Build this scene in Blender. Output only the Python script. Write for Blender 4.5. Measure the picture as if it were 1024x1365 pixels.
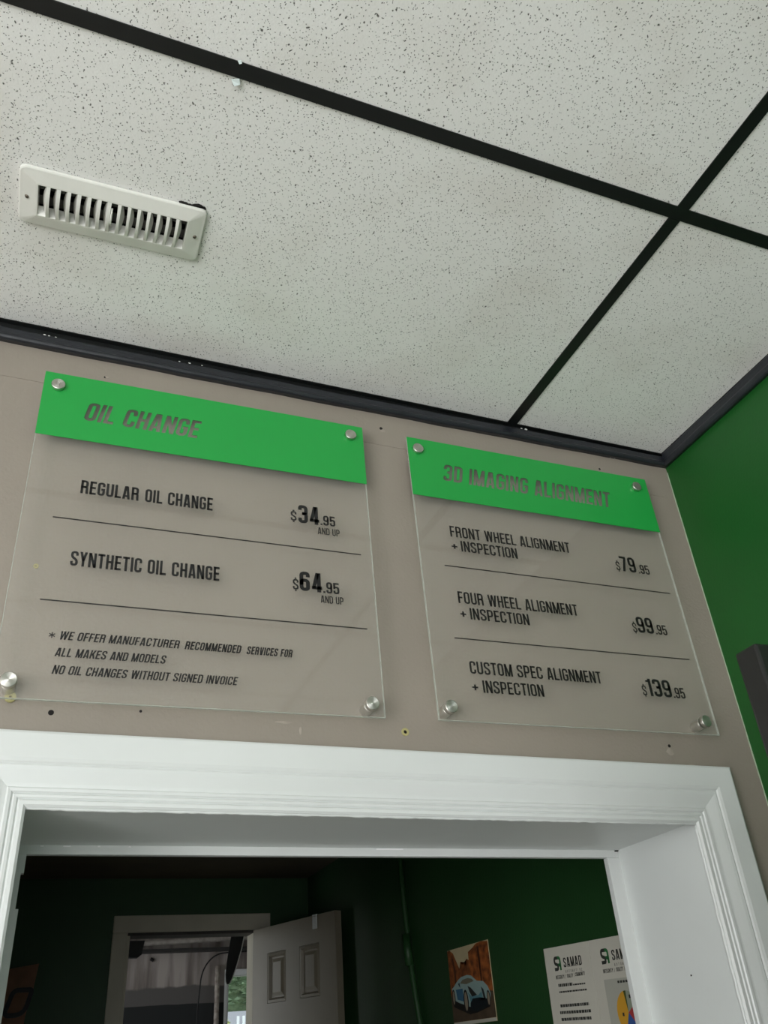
import bpy, bmesh, math, random
from mathutils import Vector, Matrix
random.seed(7)
for o in list(bpy.data.objects): bpy.data.objects.remove(o)
SC = bpy.context.scene
C = SC.collection

# ------------------------------------------------------------ camera
CAM = Vector((0.0, -1.31, 1.72))
RM = Matrix(((0.9287272395319212, -0.14438878867239072, -0.34149318039623755),
             (-0.36454479817114815, -0.5236017151979878, -0.7700313850539353),
             (-0.06762251605622488, 0.8396386851184532, -0.5389193573947596)))
F = 1128.8
cam_d = bpy.data.cameras.new('camera'); cam = bpy.data.objects.new('camera', cam_d); C.objects.link(cam)
cam.matrix_world = Matrix.Translation(CAM) @ RM.to_4x4()
cam_d.sensor_fit = 'VERTICAL'; cam_d.sensor_height = 24.0; cam_d.lens = F / 1365 * 24.0
cam_d.clip_start = 0.02
SC.camera = cam

# ------------------------------------------------------------ world, lights, exposure
w = bpy.data.worlds.new('overcast_sky'); SC.world = w; w.use_nodes = True
bg = w.node_tree.nodes['Background']; bg.inputs[0].default_value = (0.86, 0.93, 1.0, 1); bg.inputs[1].default_value = 1.8

def area(name, loc, rot, sx, sy, power, col=(1, 1, 1)):
    d = bpy.data.lights.new(name, 'AREA'); d.shape = 'RECTANGLE'; d.size = sx; d.size_y = sy
    d.energy = power; d.color = col
    o = bpy.data.objects.new(name, d); C.objects.link(o); o.location = loc; o.rotation_euler = rot
    return o
R = math.radians
# daylight entering by the shop windows (left wall and the shopfront behind the viewer)
area('daylight_left_window', (-2.33, -2.75, 1.60), (0, R(-104), 0), 2.0, 2.2, 88, (1.0, 0.982, 0.975))
area('daylight_shopfront', (-1.2, -4.52, 1.50), (R(100), 0, 0), 1.9, 2.0, 36, (1.0, 0.982, 0.975))
area('garage_fill_light', (-1.9, 5.0, 1.5), (0, R(-90), 0), 1.8, 2.2, 14, (1.0, 0.97, 0.94))  # added area light that brightens the garage from an unseen side
SC.view_settings.view_transform = 'Standard'; SC.view_settings.look = 'None'
SC.view_settings.gamma = 1.0; SC.view_settings.use_curve_mapping = False
SC.view_settings.exposure = 0.27

# ------------------------------------------------------------ helpers
def lin(c):
    return tuple(((v / 255) / 12.92 if v / 255 <= 0.04045 else ((v / 255 + 0.055) / 1.055) ** 2.4) for v in c) + (1,)

def mat(name, col, rough=0.6, metal=0.0, var=0.0, vscale=8.0, bump=0.0, bscale=200.0, spec=0.5, col2=None):
    m = bpy.data.materials.new(name); m.use_nodes = True
    nt = m.node_tree; p = nt.nodes['Principled BSDF']
    p.inputs['Base Color'].default_value = lin(col); p.inputs['Roughness'].default_value = rough
    p.inputs['Metallic'].default_value = metal; p.inputs['Specular IOR Level'].default_value = spec
    tc = nt.nodes.new('ShaderNodeTexCoord')
    if var > 0 or col2:
        n = nt.nodes.new('ShaderNodeTexNoise'); n.inputs['Scale'].default_value = vscale; n.inputs['Detail'].default_value = 6
        nt.links.new(tc.outputs['Object'], n.inputs['Vector'])
        r = nt.nodes.new('ShaderNodeValToRGB'); r.color_ramp.elements[0].position = 0.3; r.color_ramp.elements[1].position = 0.7
        c2 = col2 if col2 else tuple(v * (1 - var) for v in col)
        r.color_ramp.elements[0].color = lin(c2); r.color_ramp.elements[1].color = lin(col)
        nt.links.new(n.outputs['Fac'], r.inputs['Fac']); nt.links.new(r.outputs['Color'], p.inputs['Base Color'])
    if bump > 0:
        n = nt.nodes.new('ShaderNodeTexNoise'); n.inputs['Scale'].default_value = bscale; n.inputs['Detail'].default_value = 3
        nt.links.new(tc.outputs['Object'], n.inputs['Vector'])
        b = nt.nodes.new('ShaderNodeBump'); b.inputs['Strength'].default_value = bump; b.inputs['Distance'].default_value = 0.002
        nt.links.new(n.outputs['Fac'], b.inputs['Height']); nt.links.new(b.outputs['Normal'], p.inputs['Normal'])
    return m

def obj(name, bm, m=None, parent=None, kind=None, label=None, cat=None, group=None, smooth=False, recalc=True):
    if recalc: bmesh.ops.recalc_face_normals(bm, faces=bm.faces[:])
    me = bpy.data.meshes.new(name); bm.to_mesh(me); bm.free()
    if m: 
        for q in (m if isinstance(m, (list, tuple)) else [m]): me.materials.append(q)
    if smooth:
        for f in me.polygons: f.use_smooth = True
    o = bpy.data.objects.new(name, me); C.objects.link(o)
    if parent: o.parent = parent
    tag(o, label, cat, group, kind)
    return o

def tag(o, label=None, cat=None, group=None, kind=None):
    if label: o['label'] = label
    if cat: o['category'] = cat
    if group: o['group'] = group
    if kind: o['kind'] = kind
    return o

def empty(name, loc, label=None, cat=None, group=None, kind=None, rot=(0, 0, 0), parent=None):
    o = bpy.data.objects.new(name, None); C.objects.link(o); o.location = loc; o.rotation_euler = rot
    o.empty_display_size = 0.05
    if parent: o.parent = parent
    return tag(o, label, cat, group, kind)

def bx(bm, x0, x1, y0, y1, z0, z1, bev=0.0, mi=0):
    vs = [bm.verts.new((x, y, z)) for x in (x0, x1) for y in (y0, y1) for z in (z0, z1)]
    idx = ((0, 1, 3, 2), (4, 6, 7, 5), (0, 4, 5, 1), (2, 3, 7, 6), (0, 2, 6, 4), (1, 5, 7, 3))
    fs = [bm.faces.new([vs[i] for i in f]) for f in idx]
    for f in fs: f.material_index = mi
    if bev > 0:
        es = list({e for f in fs for e in f.edges})
        bmesh.ops.bevel(bm, geom=es, offset=bev, segments=2, affect='EDGES', profile=0.6)
    return bm

def box(name, a, m, parent=None, bev=0.0, **k):
    bm = bmesh.new(); bx(bm, *a, bev=bev); return obj(name, bm, m, parent, **k)

def cyl(bm, c, axis, r, h, n=32, r2=None, bev=0.0):
    """cylinder starting at c running h along axis vector"""
    a = Vector(axis).normalized(); t = a.orthogonal().normalized(); b = a.cross(t); c = Vector(c); r2 = r if r2 is None else r2
    rings = [(0, r), (h, r2)] if bev == 0 else [(0, r - bev), (bev, r), (h - bev, r2), (h, r2 - bev)]
    R_ = []
    for hh, rr in rings:
        R_.append([bm.verts.new(c + a * hh + (t * math.cos(2 * math.pi * i / n) + b * math.sin(2 * math.pi * i / n)) * rr) for i in range(n)])
    for q in range(len(R_) - 1):
        for i in range(n): bm.faces.new((R_[q][i], R_[q][(i + 1) % n], R_[q + 1][(i + 1) % n], R_[q + 1][i]))
    bm.faces.new(R_[0][::-1]); bm.faces.new(R_[-1])
    return bm

def tube(bm, pts, r, n=10):
    pts = [Vector(p) for p in pts]; rings = []
    for i, p in enumerate(pts):
        d = (pts[min(i + 1, len(pts) - 1)] - pts[max(i - 1, 0)]).normalized()
        ref = Vector((0, 1, 0)) if abs(d.y) < 0.9 else Vector((1, 0, 0))
        t = d.cross(ref).normalized(); b = d.cross(t)
        rings.append([bm.verts.new(p + (t * math.cos(2 * math.pi * k / n) + b * math.sin(2 * math.pi * k / n)) * r) for k in range(n)])
    for q in range(len(rings) - 1):
        for i in range(n): bm.faces.new((rings[q][i], rings[q][(i + 1) % n], rings[q + 1][(i + 1) % n], rings[q + 1][i]))
    bm.faces.new(rings[0][::-1]); bm.faces.new(rings[-1])
    return bm

def sweep(bm, prof, path):
    """prof: list of 2D (a,b); path: list of functions (a,b)->3D point. Closed profile."""
    rows = [[bm.verts.new(f(a, b)) for a, b in prof] for f in path]
    n = len(prof)
    for q in range(len(rows) - 1):
        for i in range(n): bm.faces.new((rows[q][i], rows[q][(i + 1) % n], rows[q + 1][(i + 1) % n], rows[q + 1][i]))
    bm.faces.new(rows[0][::-1]); bm.faces.new(rows[-1])
    return bm

def flat(bm, pts, mi=0):
    f = bm.faces.new([bm.verts.new(p) for p in pts]); f.material_index = mi; return f

# ------------------------------------------------------------ materials
def wall_paint(name, col, rough, bump, var=0.05):
    return mat(name, col, rough, var=var, vscale=3.0, bump=bump, bscale=160)

M_taupe = wall_paint('taupe_wall_paint', (146, 137, 126), 0.55, 0.25, 0.05)
M_green = wall_paint('green_wall_paint', (22, 86, 30), 0.42, 0.20, 0.08)
M_greenb = wall_paint('dark_green_wall_paint', (32, 72, 34), 0.5, 0.25, 0.12)
M_white = mat('white_gloss_trim_paint', (214, 217, 215), 0.32, var=0.02, vscale=6, bump=0.12, bscale=60)
M_jamb = mat('white_jamb_paint', (218, 222, 220), 0.42, var=0.03, vscale=5, bump=0.15, bscale=50)
M_crown = mat('charcoal_moulding_paint', (35, 38, 44), 0.38, var=0.15, vscale=30, bump=0.3, bscale=90)
M_bar = mat('black_grid_paint', (14, 17, 17), 0.45, var=0.2, vscale=20)
M_black = mat('black_void', (6, 6, 6), 0.9)
M_greydoor = mat('dark_grey_door_paint', (27, 28, 27), 0.45, var=0.18, vscale=14, bump=0.35, bscale=40)
M_floor = mat('pale_vinyl_floor', (190, 186, 178), 0.5, var=0.12, vscale=4)
M_alu = mat('white_window_frame', (225, 226, 226), 0.4)
M_offwhite = mat('off_white_wall', (200, 198, 192), 0.6, var=0.03)
M_ventw = mat('cream_enamel_metal', (226, 226, 219), 0.35, var=0.03, vscale=15)
M_screw = mat('dull_screw_steel', (120, 112, 100), 0.45, metal=0.8)
M_hole = mat('dark_hole', (22, 19, 17), 0.9)
M_anchor = mat('yellow_plastic_anchor', (172, 164, 112), 0.6)
M_filler = mat('pale_filler', (164, 154, 142), 0.7, var=0.1, vscale=60)
M_door = mat('dimmed_white_door_paint', (138, 130, 112), 0.45, var=0.05, vscale=6, bump=0.2, bscale=90)  # white door paint darkened to stand in for the dim room
M_text = mat('black_vinyl_lettering', (16, 16, 16), 0.5)
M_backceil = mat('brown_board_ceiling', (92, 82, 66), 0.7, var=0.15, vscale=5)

def tile_mat():
    m = bpy.data.materials.new('fissured_ceiling_tile'); m.use_nodes = True
    nt = m.node_tree; p = nt.nodes['Principled BSDF']; p.inputs['Roughness'].default_value = 0.9; p.inputs['Specular IOR Level'].default_value = 0.15
    L = nt.links.new; tc = nt.nodes.new('ShaderNodeTexCoord')
    wn = nt.nodes.new('ShaderNodeTexNoise'); wn.inputs['Scale'].default_value = 90; wn.inputs['Detail'].default_value = 2
    L(tc.outputs['Object'], wn.inputs['Vector'])
    mx = nt.nodes.new('ShaderNodeMixRGB'); mx.blend_type = 'ADD'; mx.inputs['Fac'].default_value = 0.009
    L(tc.outputs['Object'], mx.inputs[1]); L(wn.outputs['Color'], mx.inputs[2])
    masks = []
    for sc, r0, r1, keep, sy in ((62, 0.06, 0.12, 0.36, 1.35), (120, 0.08, 0.145, 0.36, 1.2), (230, 0.12, 0.19, 0.32, 1.0)):
        mp = nt.nodes.new('ShaderNodeMapping'); mp.inputs['Scale'].default_value = (1.0 * sy, 1.0, 1.0); mp.inputs['Rotation'].default_value = (0, 0, 0.5)
        mp.inputs['Location'].default_value = (sc * 0.13, sc * 0.07, 0)
        L(mx.outputs[0], mp.inputs['Vector'])
        v = nt.nodes.new('ShaderNodeTexVoronoi'); v.voronoi_dimensions = '2D'; v.inputs['Scale'].default_value = sc; v.inputs['Randomness'].default_value = 1.0
        L(mp.outputs[0], v.inputs['Vector'])
        sp = nt.nodes.new('ShaderNodeSeparateColor'); L(v.outputs['Color'], sp.inputs[0])
        # per-cell radius from the cell's random colour
        mr = nt.nodes.new('ShaderNodeMapRange'); mr.inputs['From Min'].default_value = 0; mr.inputs['From Max'].default_value = 1
        mr.inputs['To Min'].default_value = r0; mr.inputs['To Max'].default_value = r1; L(sp.outputs[1], mr.inputs['Value'])
        lt = nt.nodes.new('ShaderNodeMath'); lt.operation = 'SUBTRACT'; L(mr.outputs[0], lt.inputs[0]); L(v.outputs['Distance'], lt.inputs[1])
        sm = nt.nodes.new('ShaderNodeMath'); sm.operation = 'MULTIPLY'; sm.use_clamp = True; sm.inputs[1].default_value = 18; L(lt.outputs[0], sm.inputs[0])
        kp = nt.nodes.new('ShaderNodeMath'); kp.operation = 'LESS_THAN'; kp.inputs[1].default_value = keep; L(sp.outputs[0], kp.inputs[0])
        an = nt.nodes.new('ShaderNodeMath'); an.operation = 'MULTIPLY'; L(sm.outputs[0], an.inputs[0]); L(kp.outputs[0], an.inputs[1])
        masks.append(an)
    a = nt.nodes.new('ShaderNodeMath'); a.operation = 'MAXIMUM'; L(masks[0].outputs[0], a.inputs[0]); L(masks[1].outputs[0], a.inputs[1])
    b = nt.nodes.new('ShaderNodeMath'); b.operation = 'MAXIMUM'; L(a.outputs[0], b.inputs[0]); L(masks[2].outputs[0], b.inputs[1])
    # soft stains
    n = nt.nodes.new('ShaderNodeTexNoise'); n.inputs['Scale'].default_value = 5; n.inputs['Detail'].default_value = 4; L(tc.outputs['Object'], n.inputs['Vector'])
    r = nt.nodes.new('ShaderNodeValToRGB'); r.color_ramp.elements[0].position = 0.25; r.color_ramp.elements[1].position = 0.5
    r.color_ramp.elements[0].color = lin((226, 224, 219)); r.color_ramp.elements[1].color = lin((236, 236, 233)); L(n.outputs['Fac'], r.inputs['Fac'])
    mc = nt.nodes.new('ShaderNodeMixRGB'); mc.inputs[2].default_value = lin((104, 103, 100)); L(b.outputs[0], mc.inputs['Fac']); L(r.outputs['Color'], mc.inputs[1])  # dark speck colour stands in for the shade inside the fissures
    L(mc.outputs[0], p.inputs['Base Color'])
    inv = nt.nodes.new('ShaderNodeMath'); inv.operation = 'SUBTRACT'; inv.inputs[0].default_value = 1; L(b.outputs[0], inv.inputs[1])
    fn = nt.nodes.new('ShaderNodeTexNoise'); fn.inputs['Scale'].default_value = 320; L(tc.outputs['Object'], fn.inputs['Vector'])
    ad = nt.nodes.new('ShaderNodeMath'); ad.operation = 'MULTIPLY_ADD'; ad.inputs[1].default_value = 0.25; L(fn.outputs['Fac'], ad.inputs[0]); L(inv.outputs[0], ad.inputs[2])
    bp = nt.nodes.new('ShaderNodeBump'); bp.inputs['Strength'].default_value = 0.7; bp.inputs['Distance'].default_value = 0.002
    L(ad.outputs[0], bp.inputs['Height']); L(bp.outputs['Normal'], p.inputs['Normal'])
    return m
M_tile = tile_mat()

def acrylic_mat(name, haze, tint):
    m = bpy.data.materials.new(name); m.use_nodes = True; nt = m.node_tree; L = nt.links.new
    nt.nodes.remove(nt.nodes['Principled BSDF']); out = nt.nodes['Material Output']
    tr = nt.nodes.new('ShaderNodeBsdfTransparent'); tr.inputs[0].default_value = tint
    df = nt.nodes.new('ShaderNodeBsdfDiffuse'); df.inputs[0].default_value = lin((222, 220, 214))
    gl = nt.nodes.new('ShaderNodeBsdfGlossy'); gl.inputs['Roughness'].default_value = 0.04
    fr = nt.nodes.new('ShaderNodeFresnel'); fr.inputs['IOR'].default_value = 1.45
    m1 = nt.nodes.new('ShaderNodeMixShader'); m1.inputs[0].default_value = haze; L(tr.outputs[0], m1.inputs[1]); L(df.outputs[0], m1.inputs[2])
    m2 = nt.nodes.new('ShaderNodeMixShader'); ge = nt.nodes.new('ShaderNodeNewGeometry'); nb = nt.nodes.new('ShaderNodeMath'); nb.operation = 'SUBTRACT'; nb.inputs[0].default_value = 1; L(ge.outputs['Backfacing'], nb.inputs[1])
    fm = nt.nodes.new('ShaderNodeMath'); fm.operation = 'MULTIPLY'; L(fr.outputs[0], fm.inputs[0]); L(nb.outputs[0], fm.inputs[1]); L(fm.outputs[0], m2.inputs[0]); L(m1.outputs[0], m2.inputs[1]); L(gl.outputs[0], m2.inputs[2])
    L(m2.outputs[0], out.inputs[0]); return m
M_acr = acrylic_mat('clear_acrylic', 0.055, (0.995, 0.993, 0.985, 1))
M_edge = acrylic_mat('acrylic_cut_edge', 0.30, (0.86, 0.94, 0.90, 1))
M_pane = acrylic_mat('window_glass', 0.01, (0.97, 0.99, 0.98, 1))

def knob_mat():
    m = mat('brushed_aluminium', (205, 203, 196), 0.28, metal=1.0); nt = m.node_tree; p = nt.nodes['Principled BSDF']; L = nt.links.new
    tc = nt.nodes.new('ShaderNodeTexCoord'); sx = nt.nodes.new('ShaderNodeSeparateXYZ'); L(tc.outputs['Object'], sx.inputs[0])
    rad = nt.nodes.new('ShaderNodeVectorMath'); rad.operation = 'LENGTH'; 
    cb = nt.nodes.new('ShaderNodeCombineXYZ'); L(sx.outputs[0], cb.inputs[0]); L(sx.outputs[2], cb.inputs[1]); L(cb.outputs[0], rad.inputs[0])
    wv = nt.nodes.new('ShaderNodeMath'); wv.operation = 'SINE'; ml = nt.nodes.new('ShaderNodeMath'); ml.operation = 'MULTIPLY'; ml.inputs[1].default_value = 12000
    L(rad.outputs['Value'], ml.inputs[0]); L(ml.outputs[0], wv.inputs[0])
    bp = nt.nodes.new('ShaderNodeBump'); bp.inputs['Strength'].default_value = 0.5; bp.inputs['Distance'].default_value = 0.0001; L(wv.outputs[0], bp.inputs['Height']); L(bp.outputs['Normal'], p.inputs['Normal'])
    return m
M_knob = knob_mat()
M_signgreen = mat('bright_green_vinyl', (30, 156, 66), 0.45, var=0.02, vscale=4)

# ------------------------------------------------------------ room dimensions
ZT = 2.9335          # face of the ceiling grid
XR = 1.355           # green right wall
YB = 0.2625          # back of the thick wall
OX0, OX1, OZ = -0.0063, 1.1636, 2.048   # trimmed opening
YF = 3.048           # far green wall
ZB = 2.49            # ceiling of the room beyond
XL, YR = -2.4, -4.6

# ---- wall that carries the signs
bm = bmesh.new()
bx(bm, XL, OX0 - 0.02, 0, YB - 0.01, 0, 3.05); bx(bm, OX1 + 0.02, XR, 0, YB - 0.01, 0, 3.05); bx(bm, OX0 - 0.02, OX1 + 0.02, 0, YB - 0.01, OZ + 0.02, 3.05)
wall_sign = obj('wall_front', bm, M_taupe, kind='structure', label='taupe painted wall above the white cased opening')
# drywall seam: a shallow ridge running along the wall behind the signs
box('wall_seam', (-1.6, XR - 0.02, -0.0009, 0.001, 2.8065, 2.8085), M_taupe, wall_sign)
# old screw holes and plastic anchors left in the wall
def wall_hole(x, z, r=0.0035):
    bm = bmesh.new(); cyl(bm, (x, 0.001, z), (0, -1, 0), r, 0.0016, 14); return obj('screw_hole', bm, M_hole, wall_sign, recalc=True)
def filler(x, z, sx, sz):
    bm = bmesh.new(); n = 14
    ring = [bm.verts.new((x + sx * math.cos(2 * math.pi * i / n) * random.uniform(.7, 1.1), -0.0004, z + sz * math.sin(2 * math.pi * i / n) * random.uniform(.7, 1.1))) for i in range(n)]
    c = bm.verts.new((x, -0.0018, z))
    for i in range(n): bm.faces.new((ring[i], ring[(i + 1) % n], c))
    return obj('filler_patch', bm, M_filler, wall_sign, smooth=True)
for x, z, r in ((0.0202, 2.8479, .0022), (0.5896, 2.8520, .0035), (1.1490, 2.8560, .0028), (0.0131, 2.1828, .0042), (0.1425, 2.1935, .0022), (1.1485, 2.1900, .0032)):
    wall_hole(x, z, r)
for x, z, sx, sz in ((0.024, 2.849, .005, .003), (0.594, 2.846, .007, .005), (1.155, 2.858, .006, .003), (1.147, 2.178, .009, .008), (0.37, 2.190, .018, .0025), (0.40, 2.178, .003, .008), (1.19, 2.153, .012, .004), (0.53, 2.215, .008, .004)):
    filler(x, z, sx, sz)
def ring(name, x, z, r0, r1, d, m):
    bm = bmesh.new(); n = 22; rows = []
    for rr, y in ((r1, 0.0), (r1, -d), (r0, -d), (r0, 0.0)):
        rows.append([bm.verts.new((x + rr * math.cos(2 * math.pi * i / n), y, z + rr * math.sin(2 * math.pi * i / n))) for i in range(n)])
    for q in range(4):
        for i in range(n): bm.faces.new((rows[q][i], rows[q][(i + 1) % n], rows[(q + 1) % 4][(i + 1) % n], rows[(q + 1) % 4][i]))
    return obj(name, bm, m, wall_sign)
ring('wall_anchor', 0.5871, 2.1857, .0032, .0068, .002, M_anchor); wall_hole(0.5871, 2.1857, .0034)
ring('wall_anchor', -0.0460, 2.2020, .002, .008, .004, M_anchor)
ring('wall_anchor', -0.0426, 2.4245, .0015, .004, .002, M_anchor)

# ---- right wall with a doorway for the dark grey door
bm = bmesh.new()
bx(bm, XR, XR + 0.12, YR, -1.32, 0, 3.05); bx(bm, XR, XR + 0.12, -0.69, 0.0, 0, 3.05); bx(bm, XR, XR + 0.12, -1.32, -0.69, 2.10, 3.05)
wall_right = obj('wall_right', bm, M_green, kind='structure', label='glossy green painted side wall')
bm = bmesh.new(); bx(bm, XR, XR + 0.12, 0.0, 3.17, 0, 3.05)
obj('wall_right_beyond', bm, M_greenb, kind='structure', label='green side wall of the dim room beyond the opening')
bm = bmesh.new(); bx(bm, XR + 0.12, XR + 0.9, -1.9, -1.85, 0, 2.4); bx(bm, XR + 0.12, XR + 0.9, -0.2, -0.15, 0, 2.4); bx(bm, XR + 0.9, XR + 0.95, -1.9, -0.15, 0, 2.4); bx(bm, XR + 0.12, XR + 0.95, -1.9, -0.15, 2.4, 2.45)
obj('wall_closet', bm, M_offwhite, kind='structure')
# thin paint/caulk line in the corner
bm = bmesh.new()
for k in range(90):
    z = 0.3 + (2.885 - 0.3) * k / 90; wv = 0.0009 + random.uniform(-.0004, .0008)
    bx(bm, XR - wv, XR + .001, -0.0018, 0.001, z, z + (2.885 - 0.3) / 90)
obj('trim_corner', bm, mat('pale_caulk', (160, 178, 152), 0.6), kind='structure')

# ---- left wall with window, rear shopfront
bm = bmesh.new()
bx(bm, XL - 0.12, XL, YR, -3.9, 0, 3.05); bx(bm, XL - 0.12, XL, -1.6, 0.3, 0, 3.05); bx(bm, XL - 0.12, XL, -3.9, -1.6, 0, 0.5); bx(bm, XL - 0.12, XL, -3.9, -1.6, 2.65, 3.05)
obj('wall_left', bm, M_taupe, kind='structure')
bm = bmesh.new()
bx(bm, XL, -2.2, YR - 0.12, YR, 0, 3.05); bx(bm, 0.6, XR, YR - 0.12, YR, 0, 3.05); bx(bm, -2.2, 0.6, YR - 0.12, YR, 0, 0.4); bx(bm, -2.2, 0.6, YR - 0.12, YR, 2.5, 3.05)
obj('wall_behind', bm, M_taupe, kind='structure')
def window(name, axis, p, a0, a1, z0, z1, mull, f=0.05):
    """framed window in plane axis=p, spanning a0..a1 along the other axis"""
    root = empty(name, (0, 0, 0), kind='structure')
    def B(u0, u1, zz0, zz1, d0, d1, nm, m):
        a = (p + d0, p + d1, u0, u1, zz0, zz1) if axis == 'x' else (u0, u1, p + d0, p + d1, zz0, zz1)
        return box(nm, a, m, root)
    B(a0, a1, z0, z0 + f, -.03, .03, 'window_rail', M_alu); B(a0, a1, z1 - f, z1, -.03, .03, 'window_rail', M_alu)
    n = mull + 1
    xs = [a0 + (a1 - a0 - f) * i / n for i in range(n + 1)]
    for x in xs: B(x, x + f, z0 + f, z1 - f, -.03, .03, 'mullion', M_alu)
    for i in range(n): B(xs[i] + f, xs[i + 1], z0 + f, z1 - f, -.003, .003, 'pane', M_pane)
    return root
window('window_1', 'x', XL - 0.06, -3.9, -1.6, 0.5, 2.65, 2)
window('window_2', 'y', YR - 0.06, -2.2, 0.6, 0.4, 2.5, 2)

# ---- floors
box('floor', (XL - .12, XR + 1.0, YR - .12, 3.17, -0.1, 0), M_floor, kind='structure')

# ---- suspended ceiling: deck, tiles, black grid
ceil = box('ceiling', (XL, XR, YR, 0.0, ZT + 0.10, ZT + 0.12), M_black, kind='structure')
xg = [0.9187 - 1.2192 * i for i in range(4)]; xg = sorted([x for x in xg if x > XL]); xs = [XL] + xg + [XR]
yg = [-0.6237 - 0.6096 * i for i in range(8)]; yg = sorted([y for y in yg if y > YR]); ys = [YR] + yg + [0.0]
VX, VY = -0.008, -0.3135        # air register centre
for i in range(len(xs) - 1):
    for j in range(len(ys) - 1):
        x0, x1, y0, y1 = xs[i] + .004, xs[i + 1] - .004, ys[j] + .004, ys[j + 1] - .004
        bm = bmesh.new(); zb = ZT + 0.0018 + random.uniform(0, .0006); zt = zb + 0.014
        if x0 < VX < x1 and y0 < VY < y1:     # this tile is cut out for the register
            hx, hy = 0.128, 0.036
            bx(bm, x0, VX - hx, y0, y1, zb, zt); bx(bm, VX + hx, x1, y0, y1, zb, zt); bx(bm, VX - hx, VX + hx, y0, VY - hy, zb, zt); bx(bm, VX - hx, VX + hx, VY + hy, y1, zb, zt)
            bmesh.ops.remove_doubles(bm, verts=bm.verts[:], dist=1e-5)
        else:
            bx(bm, x0, x1, y0, y1, zb, zt)
        obj('ceiling_tile', bm, M_tile, ceil)
BW = 0.0122
for y in yg: box('grid_bar', (XL, XR - .01, y - BW, y + BW, ZT - .0006, ZT + .0016), M_bar, ceil, bev=.0004)
for x in xg:
    for j in range(len(ys) - 1):
        a = ys[j] + (BW if j > 0 else 0); b = ys[j + 1] - (BW if j < len(ys) - 2 else 0.012)
        box('grid_bar', (x - BW, x + BW, a, b, ZT - .0008, ZT + .0014), M_bar, ceil, bev=.0004)
# wall angle (black) round the edge
bm = bmesh.new(); bx(bm, XL, XR, -0.0115, 0.0, ZT - 0.0005, ZT + 0.0015); bx(bm, XL, XR, -0.0015, 0.0, ZT - 0.035, ZT)
obj('wall_angle', bm, M_bar, ceil)
bm = bmesh.new(); bx(bm, XR - 0.0115, XR, YR, -0.012, ZT - 0.0005, ZT + 0.0015); bx(bm, XR - 0.0015, XR, YR, -0.002, ZT - 0.022, ZT)
obj('wall_angle', bm, M_bar, ceil)
# charcoal moulding under it
prof = [(0, 2.887), (.011, 2.8845), (.0150, 2.8862), (.0175, 2.8895), (.0175, 2.8935), (.0150, 2.8975), (.0142, 2.903), (.0135, 2.911), (.011, 2.914), (0, 2.914)]
bm = bmesh.new(); NS = 60
def crown_pt(x, k=0):
    wob = 0.0006 * math.sin(x * 23) + 0.0005 * math.sin(x * 57 + 1)
    tl = 0.010 * max(0, x) ** 1.3 / 1.3
    return lambda a, b: (x - (a if k else 0), -a, b + tl + wob)
path = [crown_pt(XL + (XR - XL) * i / NS, 1 if i == NS else 0) for i in range(NS + 1)]
sweep(bm, prof, path)
obj('trim_1', bm, M_crown, kind='structure', label='charcoal moulding along the top of the taupe wall')
bm = bmesh.new()
def crown_r(y, k=0):
    return lambda a, b: (XR - a, y - (a if k else 0), b + 0.0114 + 0.0006 * math.sin(y * 31))
prof_r = [(a, 2.887 + (b - 2.887) * (ZT - .0120 - 2.887) / .027) for a, b in prof]
sweep(bm, prof_r, [crown_r(YR + (0 - YR) * i / NS, 1 if i == NS else 0) for i in range(NS + 1)])
obj('trim_2', bm, M_crown, kind='structure', label='charcoal moulding along the top of the green wall')
# paint chips along the moulding
M_chip = mat('paint_chip_white', (196, 198, 194), 0.7)
bm = bmesh.new()
for x, y, z, s in ((-.098, -.0135, 2.9125, .004), (-.09, -.0135, 2.9120, .003), (-.078, -.0135, 2.912, .003), (.155, -.0135, 2.914, .003), (.175, -.0135, 2.9150, .004), (.20, -.0135, 2.9155, .003), (.94, -.014, 2.921, .004), (.952, -.014, 2.921, .006), (1.20, -.003, 2.897, .004), (1.188, -.003, 2.8965, .003), (1.33, -.004, 2.899, .005)):
    bmesh.ops.create_icosphere(bm, subdivisions=1, radius=s / 2, matrix=Matrix.Translation((x, y, z)) @ Matrix.Diagonal((1.5, .4, .8, 1)))
o = obj('paint_chips', bm, M_chip, wall_sign); o['kind'] = 'stuff'
# loose chip of tile hanging by the grid bar
bm = bmesh.new()
for (x, y) in ((0.131, -0.6085), (0.130, -0.6375)):
    c = Vector((x, y, ZT - .002)); v = [bm.verts.new(c + Vector(q) * (1 if y > -.62 else .45)) for q in ((-.007, .002, .001), (.004, -.003, 0), (.007, .004, -.001), (-.001, .008, -.003))]
    v2 = [bm.verts.new(q.co + Vector((0, 0, .002))) for q in v]
    bm.faces.new(v); bm.faces.new(v2[::-1])
    for i in range(4): bm.faces.new((v[i], v[(i + 1) % 4], v2[(i + 1) % 4], v2[i]))
obj('tile_flake', bm, mat('pale_flake', (210, 222, 220), 0.6), ceil)

# ------------------------------------------------------------ cased opening
jambs = empty('door_1', (0, 0, 0), kind='structure', label='wide white cased opening under the signs')
bm = bmesh.new(); bx(bm, OX0 - .02, OX1 + .02, 0.0, YB, OZ, OZ + .02); obj('head_jamb', bm, M_jamb, jambs)
bm = bmesh.new(); bx(bm, OX1, OX1 + .02, 0.0, YB, 0, OZ); obj('side_jamb', bm, M_jamb, jambs)
bm = bmesh.new(); bx(bm, OX0 - .02, OX0, 0.0, YB, 0, OZ); obj('side_jamb', bm, M_jamb, jambs)
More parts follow.
